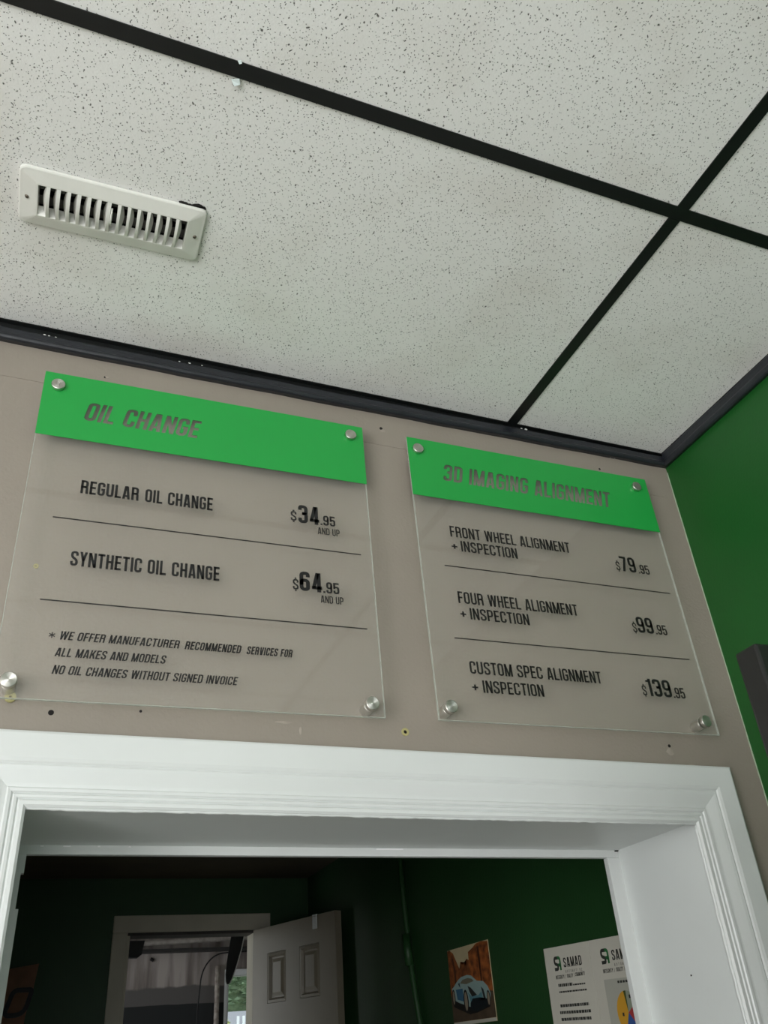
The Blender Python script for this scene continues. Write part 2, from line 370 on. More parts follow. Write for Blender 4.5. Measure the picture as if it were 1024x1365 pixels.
# stops on the far edge of the jamb
SX0, SX1, SZ = 0.0108, 1.1345, 2.0335
box('door_stop', (OX0, OX1, YB - .012, YB + .002, SZ, OZ + .001), M_white, jambs, bev=.0012)
box('door_stop', (SX1, OX1 + .001, YB - .012, YB + .002, 0, SZ), M_white, jambs, bev=.0012)
bm = bmesh.new()
for x1, z0, z1 in ((SX0, 2.005, SZ), (SX0 - .0045, 1.952, 2.005), (SX0 + .0, 1.70, 1.952), (SX0, 0, 1.70)):
    bx(bm, OX0 - .001, x1, YB - .012, YB + .002, z0, z1)
obj('door_stop', bm, M_white, jambs)
box('mitre_gap', (OX1 - .008, OX1 - .0005, YB - .016, YB - .0115, OZ - .0025, OZ - .0005), M_hole, jambs)
# moulded casing: profile (distance outward from the opening, projection from the wall)
cas = [(-.004, 0), (-.004, .0085), (-.001, .0115), (.0035, .0115), (.0055, .0085), (.0075, .0110), (.0105, .0115), (.0125, .0090), (.0145, .0118), (.0180, .0125), (.0200, .0100),
       (.0245, .0110), (.0320, .0135), (.0400, .0160), (.0450, .0168), (.0475, .0150), (.0500, .0172), (.0545, .0190), (.0590, .0192), (.0850, .0200), (.0880, .0185), (.0890, .0160), (.0890, 0)]
CTW = 0.0943 / 0.089   # top member slightly wider than sides
x0i, x1i = OX0, OX1
s_side = 1.175
prof_t = [(a * 1.17, b) for a, b in cas]
def P(x, z): return lambda a, b: (x(a), -b, z(a))
bm = bmesh.new(); sweep(bm, prof_t, [P(lambda a: x0i - a, lambda a: OZ + a * .97), P(lambda a: x1i + a, lambda a: OZ + a * .97)])
obj('casing_head', bm, M_white, jambs)
bm = bmesh.new(); sweep(bm, prof_t, [P(lambda a: x1i + a, lambda a: OZ + a * .97), P(lambda a: x1i + a, lambda a: 0.0)])
obj('casing_side', bm, M_white, jambs)
bm = bmesh.new(); sweep(bm, prof_t, [P(lambda a: x0i - a, lambda a: 0.0), P(lambda a: x0i - a, lambda a: OZ + a * .97)])
obj('casing_side', bm, M_white, jambs)
# lumpy caulk bead on the inner lip of the head casing
bm = bmesh.new(); pts = []
for k in range(140):
    x = OX0 + (OX1 - OX0) * k / 139
    pts.append((x, -0.0035 + random.uniform(-.0005, .0005), OZ - .0045 + random.uniform(-.0007, .0007)))
tube(bm, pts, .0034, 8); obj('caulk_bead', bm, M_white, jambs, smooth=True)
bm = bmesh.new(); pts = []
for k in range(90):
    z = 1.2 + (OZ - .01 - 1.2) * k / 89
    pts.append((OX1 - .0042 + random.uniform(-.0008, .0008), -0.0035, z))
tube(bm, pts, .0030, 8); obj('caulk_bead', bm, M_white, jambs, smooth=True)
# chips on the far head stop
bm = bmesh.new()
for x, s in ((.065, .012), (.12, .004), (.62, .035), (.655, .02), (.17, .004), (.03, .005)):
    bx(bm, x, x + s, YB - .0135, YB - .0118, OZ - .003, OZ - .0008)
obj('paint_chips', bm, mat('bright_chip', (240, 240, 240), .6), jambs)['kind'] = 'stuff'
box('nail_dimple', (OX1 - .0012, OX1 + .0001, .108, .1105, 1.803, 1.8055), M_hole, jambs)

# ------------------------------------------------------------ lettering
def arc_path(pts, closed=False):
    """pts: (x,y,r); round the corners"""
    out = []; n = len(pts)
    for i, (x, y, r) in enumerate(pts):
        if r <= 0 or (not closed and i in (0, n - 1)):
            out.append((x, y)); continue
        p = Vector((x, y)); a = Vector(pts[i - 1][:2]); b = Vector(pts[(i + 1) % n][:2])
        da = (a - p); db = (b - p); r1 = min(r, da.length * .5 if True else r, db.length * .5)
        s = p + da.normalized() * r1; e = p + db.normalized() * r1
        for k in range(7):
            t = k / 6; q = s.lerp(p, t).lerp(p.lerp(e, t), t); out.append((q.x, q.y))
    return out
def ribbon(pts, t, closed=False):
    n = len(pts); P_ = [Vector(p) for p in pts]; Ls = []; Rs = []
    for i in range(n):
        a = P_[i - 1] if (i > 0 or closed) else None; b = P_[(i + 1) % n] if (i < n - 1 or closed) else None
        ds = []
        if a is not None and (P_[i] - a).length > 1e-7: ds.append((P_[i] - a).normalized())
        if b is not None and (b - P_[i]).length > 1e-7: ds.append((b - P_[i]).normalized())
        nn = [Vector((-d.y, d.x)) for d in ds]; m = sum(nn, Vector((0, 0)));
        m = m.normalized() if m.length > 1e-6 else nn[0]; k = 1 / max(0.35, m.dot(nn[0]))
        Ls.append(P_[i] + m * t / 2 * k); Rs.append(P_[i] - m * t / 2 * k)
    return ('R', Ls, Rs, closed)
def poly(pts): return ('P', [Vector(p) for p in pts])

T = 0.145
def G(ch):
    """glyph in a unit cap-height box -> (width, shapes)"""
    t = T; h = t / 2; W = 0.44; l, r, b, u = h, W - h, h, 1 - h; q = .15
    def S(p, c=False): return ribbon(arc_path(p, c), t, c)
    def D(x0, y0, x1, y1, wd=None):
        wd = wd or t * 1.02; return poly([(x0 - wd / 2, y0), (x0 + wd / 2, y0), (x1 + wd / 2, y1), (x1 - wd / 2, y1)])
    V = lambda x: S([(x, 0, 0), (x, 1, 0)])
    Hh = lambda y, x0=h, x1=W - h: S([(x0, y, 0), (x1, y, 0)])
    if ch == ' ': return .20, []
    if ch in 'OD0Q' and ch != 'D': return W, [S([(l, b, q), (r, b, q), (r, u, q), (l, u, q)], True)]
    if ch == 'D': return W, [S([(0, b, 0), (r, b, q), (r, u, q), (0, u, 0)]), V(l)]
    if ch == 'I': return t, [V(h)]
    if ch == '1': return .27, [V(.27 - h), poly([(0, .80), (.27 - t, .80), (.27 - t, .92), (0, .89)])]
    if ch == '|': return .05, [poly([(0, -.1), (.05, -.1), (.05, 1.05), (0, 1.05)])]
    if ch == 'L': W = .38; return W, [V(h), Hh(b, 0, W)]
    if ch == 'C': return W, [S([(r, .66, 0), (r, u, q), (l, u, q), (l, b, q), (r, b, q), (r, .34, 0)])]
    if ch == 'G': return W, [S([(r, .69, 0), (r, u, q), (l, u, q), (l, b, q), (r, b, q), (r, .47, 0), (W * .50, .47, 0)])]
    if ch == 'H': return W, [V(l), V(r), Hh(.5)]
    if ch == 'E': W = .38; return W, [V(h), Hh(b, 0, W), Hh(u, 0, W), Hh(.51, 0, W * .92)]
    if ch == 'F': W = .37; return W, [V(h), Hh(u, 0, W), Hh(.49, 0, W * .9)]
    if ch == 'T': W = .41; return W, [V(W / 2), Hh(u, 0, W)]
    if ch == 'U': return W, [S([(l, 1, 0), (l, b, q), (r, b, q), (r, 1, 0)])]
    if ch == 'R': return W + .01, [V(l), S([(0, u, 0), (r, u, q), (r, .50, q), (0, .50, 0)]), S([(W * .45, .50, 0), (r, .48, .1), (r, .2, .02), (r + .015, 0, 0)])]
    if ch == 'P': return W, [V(l), S([(0, u, 0), (r, u, q), (r, .43, q), (0, .43, 0)])]
    if ch == 'B': return W, [V(l), S([(0, u, 0), (r - .01, u, q), (r - .01, .52, .1), (0, .52, 0)]), S([(0, .52, 0), (r, .52, .12), (r, b, q), (0, b, 0)])]
    if ch == 'A': W = .46; return W, [D(h, 0, W / 2 - .04, 1), D(W - h, 0, W / 2 + .04, 1), poly([(.12, .17), (W - .12, .17), (W - .14, .30), (.14, .30)])]
    if ch == 'V': W = .45; return W, [D(W / 2 - .04, 0, h, 1), D(W / 2 + .04, 0, W - h, 1)]
    if ch == 'W': W = .68; return W, [D(.19, 0, h, 1), D(.20, 0, W / 2 - .015, 1, t * .85), D(W - .20, 0, W / 2 + .015, 1, t * .85), D(W - .19, 0, W - h, 1)]
    if ch == 'M': W = .57; return W, [V(h), V(W - h), D(W / 2, 0.0, h + .01, 1, t * .95), D(W / 2, 0.0, W - h - .01, 1, t * .95)]
    if ch == 'N': W = .46; return W, [V(h), V(W - h), D(W - h - .01, 0, h + .01, 1, t)]
    if ch == 'Y': W = .44; return W, [S([(W / 2, 0, 0), (W / 2, .45, 0)]), D(W / 2, .38, h, 1), D(W / 2, .38, W - h, 1)]
    if ch == 'K': return W, [V(l), D(.17, .36, W - h, 1, t * 1.1), D(W - h + .02, 0, .22, .62, t * 1.1)]
    if ch in 'S5' and ch == 'S': return W, [S([(r, .70, 0), (r, u, q), (l, u, q), (l, .60, .14), (r, .40, .14), (r, b, q), (l, b, q), (l, .31, 0)])]
    if ch == '$': return W, [S([(r, .66, 0), (r, u - .06, q), (l, u - .06, q), (l, .59, .14), (r, .41, .14), (r, b + .06, q), (l, b + .06, q), (l, .34, 0)]),
                             S([(W / 2, .95, 0), (W / 2, 1.07, 0)]), S([(W / 2, -.07, 0), (W / 2, .05, 0)])]
    if ch == '3': return W, [S([(l, .72, 0), (l, u, q), (r, u, q), (r, .53, .12), (W * .4, .53, 0)]), S([(W * .4, .53, 0), (r, .53, .12), (r, b, q), (l, b, q), (l, .28, 0)])]
    if ch == '4': return W, [V(r - .05), S([(0, .22, 0), (W, .22, 0)]), D(h, .2, r - .10, 1, t * 1.0)]
    if ch == '5': return W, [S([(W - .02, u, 0), (l, u, 0), (l, .50, 0)]), S([(l, .45, 0), (l, .58, .06), (r, .60, q), (r, b, q), (l, b, q), (l, .30, 0)])]
    if ch == '6': return W, [S([(r, .72, 0), (r, u, q), (l, u, q), (l, .3, 0)]), S([(l, b, q), (r, b, q), (r, .55, q), (l, .55, q)], True)]
    if ch == '9': return W, [S([(l, .28, 0), (l, b, q), (r, b, q), (r, .7, 0)]), S([(l, u, q), (r, u, q), (r, .45, q), (l, .45, q)], True)]
    if ch == '7': return .42, [S([(0, u, 0), (.40, u, 0)]), D(.14, 0, .34, .90)]
    if ch == '2': return W, [S([(l, .70, 0), (l, u, q), (r, u, q), (r, .6, .1), (l, .2, .1), (l, b, 0), (W, b, 0)])]
    if ch == '.': return t, [poly([(0, 0), (t, 0), (t, t), (0, t)])]
    if ch == '+': return .40, [S([(0, .5, 0), (.40, .5, 0)]), S([(.20, .28, 0), (.20, .72, 0)])]
    if ch == '*':
        sh = []
        for k in range(3):
            a = math.pi * k / 3 + math.pi / 2; c, s = math.cos(a), math.sin(a)
            sh.append(ribbon([(.5 - .5 * c, .5 - .5 * s), (.5 + .5 * c, .5 + .5 * s)], .16))
        return 1.0, sh
    return W, [S([(l, b, 0), (r, b, 0), (r, u, 0), (l, u, 0)], True)]

def layout(text, u0, u1, w0, h, italic=0.0, gap=0.075, space=None, bold=None):
    """shapes placed in (u,w), stretched to span u0..u1"""
    global T
    oldT = T
    if bold: T = bold
    x = 0; items = []
    for ch in text:
        wd, sh = G(ch)
        if ch == ' ' and space: wd = space
        items.append((x, sh)); x += wd + gap
    tot = x - gap; sx = (u1 - u0) / tot; res = []
    T = oldT
    def tf(v, off): return Vector((u0 + (v.x + off) * sx + italic * h * v.y, w0 + v.y * h))
    for off, shs in items:
        for s in shs:
            if s[0] == 'P': res.append(('P', [tf(v, off) for v in s[1]]))
            else: res.append(('R', [tf(v, off) for v in s[1]], [tf(v, off) for v in s[2]], s[3]))
    return res
def draw_flat(bm, shapes, place):
    for s in shapes:
        if s[0] == 'P': bm.faces.new([bm.verts.new(place(v.x, v.y)) for v in s[1]])
        else:
            Lv = [bm.verts.new(place(v.x, v.y)) for v in s[1]]; Rv = [bm.verts.new(place(v.x, v.y)) for v in s[2]]; n = len(Lv)
            for i in range(n if s[3] else n - 1):
                j = (i + 1) % n; bm.faces.new((Lv[i], Lv[j], Rv[j], Rv[i]))
def prism_list(shapes, place, d0, d1):
    """each shape as its own closed solid bmesh"""
    out = []
    for s in shapes:
        bm = bmesh.new()
        if s[0] == 'P':
            a = [bm.verts.new(place(v.x, v.y, d0)) for v in s[1]]; b = [bm.verts.new(place(v.x, v.y, d1)) for v in s[1]]; n = len(a)
            bm.faces.new(a); bm.faces.new(b[::-1])
            for i in range(n): bm.faces.new((a[i], a[(i + 1) % n], b[(i + 1) % n], b[i]))
        else:
            n = len(s[1]); q = [[bm.verts.new(place(v.x, v.y, d)) for v in L_] for L_ in (s[1], s[2]) for d in (d0, d1)]
            m = n if s[3] else n - 1
            for i in range(m):
                j = (i + 1) % n
                bm.faces.new((q[0][i], q[0][j], q[2][j], q[2][i])); bm.faces.new((q[1][i], q[3][i], q[3][j], q[1][j]))
                bm.faces.new((q[0][i], q[1][i], q[1][j], q[0][j])); bm.faces.new((q[2][i], q[2][j], q[3][j], q[3][i]))
            if not s[3]:
                bm.faces.new((q[0][0], q[2][0], q[3][0], q[1][0])); bm.faces.new((q[0][-1], q[1][-1], q[3][-1], q[2][-1]))
        bmesh.ops.recalc_face_normals(bm, faces=bm.faces[:]); out.append(bm)
    return out

K = 1.2163          # board units to metres
SIGN_D = 0.0045      # sheet thickness
FRONT = -0.030       # front face of the sheet from the wall
def sign(name, x, z, tilt, label, wd, ht, hw, head, texts, lines, knobs):
    root = empty(name, (x, 0.0, z), label, 'sign', rot=(0, -tilt, 0))
    W_, H_ = wd * K, ht * K
    # sheet: faces and polished edge
    box('acrylic_sheet', (0, W_, FRONT, FRONT + SIGN_D, 0, H_), M_acr, root)
    bm = bmesh.new(); e = .0009; g = .0002
    bx(bm, -g, e, FRONT - g, FRONT + SIGN_D + g, -g, H_ + g); bx(bm, W_ - e, W_ + g, FRONT - g, FRONT + SIGN_D + g, -g, H_ + g)
    bx(bm, e, W_ - e, FRONT - g, FRONT + SIGN_D + g, -g, e); bx(bm, e, W_ - e, FRONT - g, FRONT + SIGN_D + g, H_ - e, H_ + g)
    obj('polished_edge', bm, M_edge, root)
    # green header with the title cut out of it
    yh = FRONT - 0.0004
    bm = bmesh.new(); bx(bm, -0.0006, W_ + .0006, yh - .0006, yh, hw * K, H_ + .0006)
    hd = obj('green_header', bm, M_signgreen, root, label='green header band with the title cut out')
    tx, u0, u1, w0, h, it, bold = head
    shp = layout(tx, u0 * K, u1 * K - it * h * K, w0 * K, h * K, it, bold=bold)
    cut = bpy.data.meshes.new('cut'); big = bmesh.new()
    for pb in prism_list(shp, lambda a, b, d: (a, d, b), yh - .004, yh + .003):
        tmp = bpy.data.meshes.new('t'); pb.to_mesh(tmp); pb.free(); big.from_mesh(tmp); bpy.data.meshes.remove(tmp)
    big.to_mesh(cut); big.free(); co = bpy.data.objects.new('cut', cut); C.objects.link(co); co.parent = root
    md = hd.modifiers.new('cut', 'BOOLEAN'); md.object = co; md.operation = 'DIFFERENCE'; md.solver = 'EXACT'; md.use_self = True
    bpy.context.view_layer.update(); dg = bpy.context.evaluated_depsgraph_get()
    nm = bpy.data.meshes.new_from_object(hd.evaluated_get(dg)); hd.modifiers.clear(); hd.data = nm
    bpy.data.objects.remove(co)
    # black lettering
    for nm_, items in texts:
        bm = bmesh.new()
        for (tx, u0, u1, w0, h, it, bold) in items:
            shp = layout(tx, u0 * K, u1 * K - it * h * K, w0 * K, h * K, it, bold=bold, gap=.08)
            draw_flat(bm, shp, lambda a, b: (a, FRONT - .0005, b))
        obj(nm_, bm, M_text, root)
    for (u0, u1, w0) in lines:
        box('ruled_line', (u0 * K, u1 * K, FRONT - .0007, FRONT - .0001, w0 * K, w0 * K + .0020), M_text, root)
    # stand-offs
    for (u, w_) in knobs:
        s = empty('standoff', (u * K, 0, w_ * K), parent=root)
        bm = bmesh.new(); cyl(bm, (0, 0, 0), (0, -1, 0), .0105, -FRONT - SIGN_D - .0002, 32, bev=.0008); obj('standoff_barrel', bm, M_knob, s, smooth=False)
        bm = bmesh.new(); cyl(bm, (0, FRONT - .0012, 0), (0, -1, 0), .0118, .0078, 40, bev=.0010)
        c = obj('standoff_cap', bm, M_knob, s)
    return root
B_ = .15
sign('oil_change_sign', -.0607 * K, (2.146 - 1.76) * K + 1.72, .013,
     'square clear acrylic price board titled OIL CHANGE, with fine print at its foot', .505, .5095, .393,
     ('OIL CHANGE', .0607, .2345, .4300, .0345, .20, .15),
     [('lettering', [('REGULAR', .0704, .1495, .3018, .0222, 0, B_), ('OIL CHANGE', .1585, .2558, .3018, .0222, 0, B_)]),
      ('price', [('$', .3752, .3845, .3025, .0195, 0, .13), ('34', .3873, .4208, .3015, .0325, 0, .165), ('.95', .4228, .4470, .3025, .0180, 0, B_), ('AND UP', .4179, .4532, .2855, .0122, 0, .13)]),
      ('lettering', [('SYNTHETIC OIL CHANGE', .0695, .2686, .1863, .0222, 0, B_)]),
      ('price', [('$', .3759, .3845, .1845, .0195, 0, .13), ('64', .3862, .4206, .1850, .0318, 0, .165), ('.95', .4223, .4473, .1850, .0185, 0, B_), ('AND UP', .4178, .4528, .1685, .0120, 0, .13)]),
      ('fine_print', [('*', .0560, .0640, .0810, .0080, 0, B_), ('WE OFFER MANUFACTURER', .0683, .2195, .0797, .0116, .2, .14), ('RECOMMENDED', .2250, .3020, .0795, .0116, .2, .155), ('SERVICES FOR', .3080, .3740, .0793, .0116, .2, .165),
                      ('ALL MAKES AND MODELS', .0660, .2030, .0570, .0116, .2, .14), ('NO OIL CHANGES WITHOUT SIGNED INVOICE', .0655, .2975, .0338, .0116, .2, .14)])],
     [(.0399, .4862, .2570), (.0397, .4872, .1322)],
     [(.0198, .4850), (.4818, .4868), (.0189, .0209), (.4849, .0180)])
sign('alignment_sign', .5266 * K, (2.155 - 1.76) * K + 1.72, .011,
     'square clear acrylic price board titled 3D IMAGING ALIGNMENT, nearer the green wall', .504, .506, .3865,
     ('3D IMAGING ALIGNMENT', .0600, .4100, .4250, .0348, .18, .15),
     [('lettering', [('FRONT WHEEL ALIGNMENT', .0593, .2908, .3128, .0208, 0, .135), ('INSPECTION', .0758, .1814, .2867, .0202, 0, .135), ('+', .0585, .0690, .2840, .0205, 0, .12)]),
      ('price', [('$', .3820, .3902, .2898, .0200, 0, .12), ('79', .3924, .4246, .2903, .0304, 0, .145), ('.95', .4290, .4530, .2900, .0186, 0, .14)]),
      ('lettering', [('FOUR WHEEL ALIGNMENT', .0571, .2783, .1910, .0207, 0, .135), ('INSPECTION', .0744, .1806, .1645, .0197, 0, .135), ('+', .0572, .0675, .1620, .0205, 0, .12)]),
      ('price', [('$', .3837, .3920, .1710, .0195, 0, .12), ('99', .3940, .4270, .1722, .0298, 0, .145), ('.95', .4305, .4547, .1722, .0185, 0, .14)]),
      ('lettering', [('CUSTOM SPEC ALIGNMENT', .0605, .2954, .0742, .0201, 0, .135), ('INSPECTION', .0781, .1830, .0453, .0194, 0, .135), ('+', .0600, .0700, .0425, .0205, 0, .12)]),
      ('price', [('$', .3706, .3790, .0588, .0190, 0, .12), ('139', .3810, .4291, .0592, .0300, 0, .145), ('.95', .4315, .4555, .0590, .0182, 0, .14)])],
     [(.0414, .4856, .2555), (.0416, .4863, .1295)],
     [(.0169, .4815), (.4752, .4824), (.0188, .0190), (.4789, .0205)])

# ------------------------------------------------------------ air register in the ceiling
reg = empty('air_register', (VX, VY, ZT), 'cream metal air register with curved louvres set in the ceiling tile', 'vent', rot=(0, 0, R(-.8)))
LX, LY = .1475, .0555
def rrect(hx, hy, r, n=6):
    pts = []
    for cx, cy, a0 in ((hx - r, hy - r, 0), (-hx + r, hy - r, 90), (-hx + r, -hy + r, 180), (hx - r, -hy + r, 270)):
        for k in range(n + 1): a = R(a0 + 90 * k / n); pts.append((cx + r * math.cos(a), cy + r * math.sin(a)))
    return pts
bm = bmesh.new(); rows = []
for hx, hy, r, z in ((LX, LY, .011, .0015), (LX, LY, .011, -.0030), (LX - .002, LY - .002, .010, -.0045), (LX - .006, LY - .005, .008, -.0052), (.1200, .0320, .0015, -.0100), (.1180, .0300, .001, -.0100), (.1180, .0300, .001, .012)):
    rows.append([bm.verts.new((x, y, z)) for x, y in rrect(hx, hy, r)])
n = len(rows[0])
for q in range(len(rows) - 1):
    for i in range(n): bm.faces.new((rows[q][i], rows[q][(i + 1) % n], rows[q + 1][(i + 1) % n], rows[q + 1][i]))
obj('register_face', bm, M_ventw, reg)
NL = 15; pitch = .236 / NL
for i in range(1, NL):
    xc = -.118 + pitch * i; bm = bmesh.new(); rows = []
    lean = -0.42 if i <= 7 else 0.42
    NSEG = 12
    for k in range(NSEG + 1):
        t = k / NSEG; y = -.0305 + .061 * t; s = math.sin(math.pi * t)
        zf = -.0100 - .0070 * s; dep = .004 + .014 * s     # front edge bows outwards
        hw_ = .0023 + .0006 * abs(2 * t - 1) ** 2
        lx = lean * dep
        rows.append([bm.verts.new(p) for p in ((xc - hw_, y, zf), (xc + hw_, y, zf), (xc + hw_ * .6 + lx, y, zf + dep), (xc - hw_ * .6 + lx, y, zf + dep))])
    for q in range(NSEG):
        for a in range(4): bm.faces.new((rows[q][a], rows[q][(a + 1) % 4], rows[q + 1][(a + 1) % 4], rows[q + 1][a]))
    bm.faces.new(rows[0][::-1]); bm.faces.new(rows[-1])
    obj('louvre', bm, M_ventw, reg)
# sloping ledge at the far end of the slots + dark duct
bm = bmesh.new(); v = [bm.verts.new(p) for p in ((-.118, .0300, -.0098), (.118, .0300, -.0098), (.118, .0215, .004), (-.118, .0215, .004), (-.118, .0300, .004), (.118, .0300, .004))]
for f in ((0, 1, 2, 3), (0, 3, 4), (1, 5, 2), (3, 2, 5, 4), (0, 4, 5, 1)): bm.faces.new([v[k] for k in f])
obj('slot_ledge', bm, M_ventw, reg)
bm = bmesh.new(); bx(bm, -.1195, .1195, -.0315, .0315, .012, .08)
bmesh.ops.delete(bm, geom=[f for f in bm.faces if all(abs(vv.co.z - .012) < 1e-5 for vv in f.verts)], context='FACES')
obj('duct_box', bm, M_black, reg)
bm = bmesh.new(); bx(bm, -.1175, .1175, -.0295, -.012, .005, .007); bx(bm, -.1175, .1175, .004, .0215, .009, .011)
obj('damper_blade', bm, mat('dark_damper_metal', (58, 57, 54), .6), reg)
# bright damper lever between the middle louvres
bm = bmesh.new(); pts = [(-.0035 + .0 * k, -.020 + .036 * k / 12, -.0100 - .0065 * math.sin(math.pi * k / 12)) for k in range(13)]
tube(bm, pts, .0017, 8); obj('damper_lever', bm, mat('bright_lever', (240, 240, 232), .3), reg, smooth=True)
for sx in (-1, 1):
    bm = bmesh.new(); cyl(bm, (sx * .1345, 0, -.0062), (0, 0, -1), .0036, .0026, 18, r2=.0024)
    s = obj('screw', bm, M_screw, reg)
    bm = bmesh.new(); bx(bm, sx * .1345 - .0022, sx * .1345 + .0022, -.0005, .0005, -.0092, -.0087); obj('screw_slot', bm, M_hole, s)
# ragged cut in the tile beside the register
bm = bmesh.new()
for cx, cy, rr in ((.098, -.3700, .0085), (.108, -.3700, .006), (.121, -.3728, .0085), (.129, -.3722, .006)):
    n = 12; vs = [bm.verts.new((cx + rr * math.cos(2 * math.pi * i / n) * random.uniform(.8, 1.25), cy + .5 * rr * math.sin(2 * math.pi * i / n) * random.uniform(.8, 1.2), ZT + .0004)) for i in range(n)]
    f = bm.faces.new(vs); r_ = bmesh.ops.extrude_face_region(bm, geom=[f]); 
    for e in r_['geom']:
        if isinstance(e, bmesh.types.BMVert): e.co.z += .002
obj('ragged_cut', bm, M_hole, ceil)

# ------------------------------------------------------------ dark grey door standing open from the right wall
gd = empty('door_2', (XR, -0.66, 0), kind='structure', label='dark grey door standing open against the view, top corner showing at the right edge')
box('door_leaf', (-0.617, -0.006, 0.012, 0.046, 0.012, 2.084), M_greydoor, gd, bev=.0035)
for z in (.25, 1.0, 1.85):
    bm = bmesh.new(); cyl(bm, (-.004, .008, z), (0, 0, 1), .006, .09, 12); obj('hinge', bm, M_screw, gd)
bm = bmesh.new(); cyl(bm, (-.55, .012, 1.0), (0, -1, 0), .009, .045, 14); cyl(bm, (-.55, -.03, 1.0), (0, -1, 0), .024, .025, 20, bev=.006); obj('door_knob', bm, M_screw, gd)
bm = bmesh.new(); bmesh.ops.create_icosphere(bm, subdivisions=2, radius=.0022, matrix=Matrix.Translation((-.588, .014, 2.084))); bmesh.ops.create_icosphere(bm, subdivisions=1, radius=.0015, matrix=Matrix.Translation((-.575, .013, 2.084)))
obj('paint_chip', bm, M_chip, gd)

# ------------------------------------------------------------ dim room beyond
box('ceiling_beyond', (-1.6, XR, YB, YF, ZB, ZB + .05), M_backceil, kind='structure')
bm = bmesh.new(); bx(bm, -1.72, -1.6, YB - .01, YF + .12, 0, 2.6); obj('wall_left_beyond', bm, M_greenb, kind='structure')
DX0, DX1, DZ = 0.5045, 1.0950, 2.262      # inner doorway
bm = bmesh.new()
bx(bm, -1.6, DX0, YF, YF + .10, 0, 2.6); bx(bm, DX1, XR, YF, YF + .10, 0, 2.6); bx(bm, DX0, DX1, YF, YF + .10, DZ, 2.6)
obj('wall_far', bm, M_greenb, kind='structure', label='far green wall of the dim room, with the inner doorway')
dcase = empty('door_3', (0, 0, 0), kind='structure', label='inner doorway with flat white casing')
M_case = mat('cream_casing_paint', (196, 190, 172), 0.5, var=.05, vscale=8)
CW = .066
box('casing_head', (DX0 - CW, DX1 + CW, YF - .016, YF, DZ, DZ + CW + .004), M_case, dcase, bev=.003)
box('casing_side', (DX0 - CW, DX0, YF - .0155, YF, 0, DZ), M_case, dcase, bev=.003)
box('casing_side', (DX1, DX1 + CW, YF - .0155, YF, 0, DZ), M_case, dcase, bev=.003)
box('head_jamb', (DX0, DX1, YF - .002, YF + .12, DZ - .012, DZ), mat('dark_head_jamb', (60, 58, 54), .6), dcase)  # head jamb coloured darker than the side jambs
box('side_jamb', (DX0 - .001, DX0 + .012, YF - .002, YF + .12, 0, DZ - .012), M_case, dcase)
box('side_jamb', (DX1 - .012, DX1 + .001, YF - .002, YF + .12, 0, DZ - .012), M_case, dcase)

# six-panel door leaf, hinged on the right of the inner doorway and swung into the room
ang = math.atan2(-0.5678, 0.2129)
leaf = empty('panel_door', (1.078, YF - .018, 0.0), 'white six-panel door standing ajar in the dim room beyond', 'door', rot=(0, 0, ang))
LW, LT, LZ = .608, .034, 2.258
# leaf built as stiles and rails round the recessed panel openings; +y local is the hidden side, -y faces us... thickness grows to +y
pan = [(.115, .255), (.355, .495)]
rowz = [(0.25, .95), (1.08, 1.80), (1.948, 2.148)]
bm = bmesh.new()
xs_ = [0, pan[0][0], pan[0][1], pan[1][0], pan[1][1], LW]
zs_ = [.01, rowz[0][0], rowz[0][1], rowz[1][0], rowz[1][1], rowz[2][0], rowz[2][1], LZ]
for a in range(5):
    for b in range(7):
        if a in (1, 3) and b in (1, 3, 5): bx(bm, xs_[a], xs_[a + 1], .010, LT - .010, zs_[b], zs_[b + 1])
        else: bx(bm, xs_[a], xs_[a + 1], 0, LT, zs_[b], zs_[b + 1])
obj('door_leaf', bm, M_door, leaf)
for (p0, p1) in pan:
    for (z0, z1) in rowz:
        for side in (0, 1):
            bm = bmesh.new(); prs = ((0, .0100), (.002, .0005), (.012, -.0015), (.020, .0085), (.026, .0085), (.040, .0020), (.044, .0018)); rows = []
            for ins, y in prs:
                yy = y if side == 0 else LT - y
                rows.append([bm.verts.new(q) for q in ((p0 + ins, yy, z0 + ins), (p1 - ins, yy, z0 + ins), (p1 - ins, yy, z1 - ins), (p0 + ins, yy, z1 - ins))])
            for q in range(len(rows) - 1):
                for i in range(4): bm.faces.new((rows[q][i], rows[q][(i + 1) % 4], rows[q + 1][(i + 1) % 4], rows[q + 1][i]))
            bm.faces.new(rows[-1]); obj('raised_panel', bm, M_door, leaf)
bm = bmesh.new()
for side in (-1, 1):
    c = -.0 if side < 0 else LT
    q_ = .035 if side < 0 else .006; cyl(bm, (LW - .06, c, 1.0), (0, side, 0), .008, q_ + .005, 12); cyl(bm, (LW - .06, c + side * q_, 1.0), (0, side, 0), .024, .02, 20, bev=.006)
obj('door_knob', bm, M_screw, leaf)
bm = bmesh.new(); bx(bm, LW - .150, LW - .122, -.006, .001, LZ - .055, LZ - .006, bev=.002); bx(bm, LW - .150, LW - .122, -.006, LT * .6, LZ - .004, LZ + .002)
obj('hook_plate', bm, M_white, leaf)

# conduit on the side wall
bm = bmesh.new(); tube(bm, [(XR - .012, 1.836, ZB), (XR - .012, 1.825, 2.2), (XR - .013, 1.795, 1.95), (XR - .012, 1.760, 1.8), (XR - .012, 1.76, .3)], .011, 12)
obj('conduit', bm, M_greenb, label='green painted conduit running down the side wall of the dim room', cat='pipe', smooth=True)
bm = bmesh.new(); tube(bm, [(XR - .02, 1.808, 2.08), (XR - .02, 1.796, 1.98)], .016, 12); co = obj('coupling', bm, M_greenb, bpy.data.objects['conduit'], smooth=True)

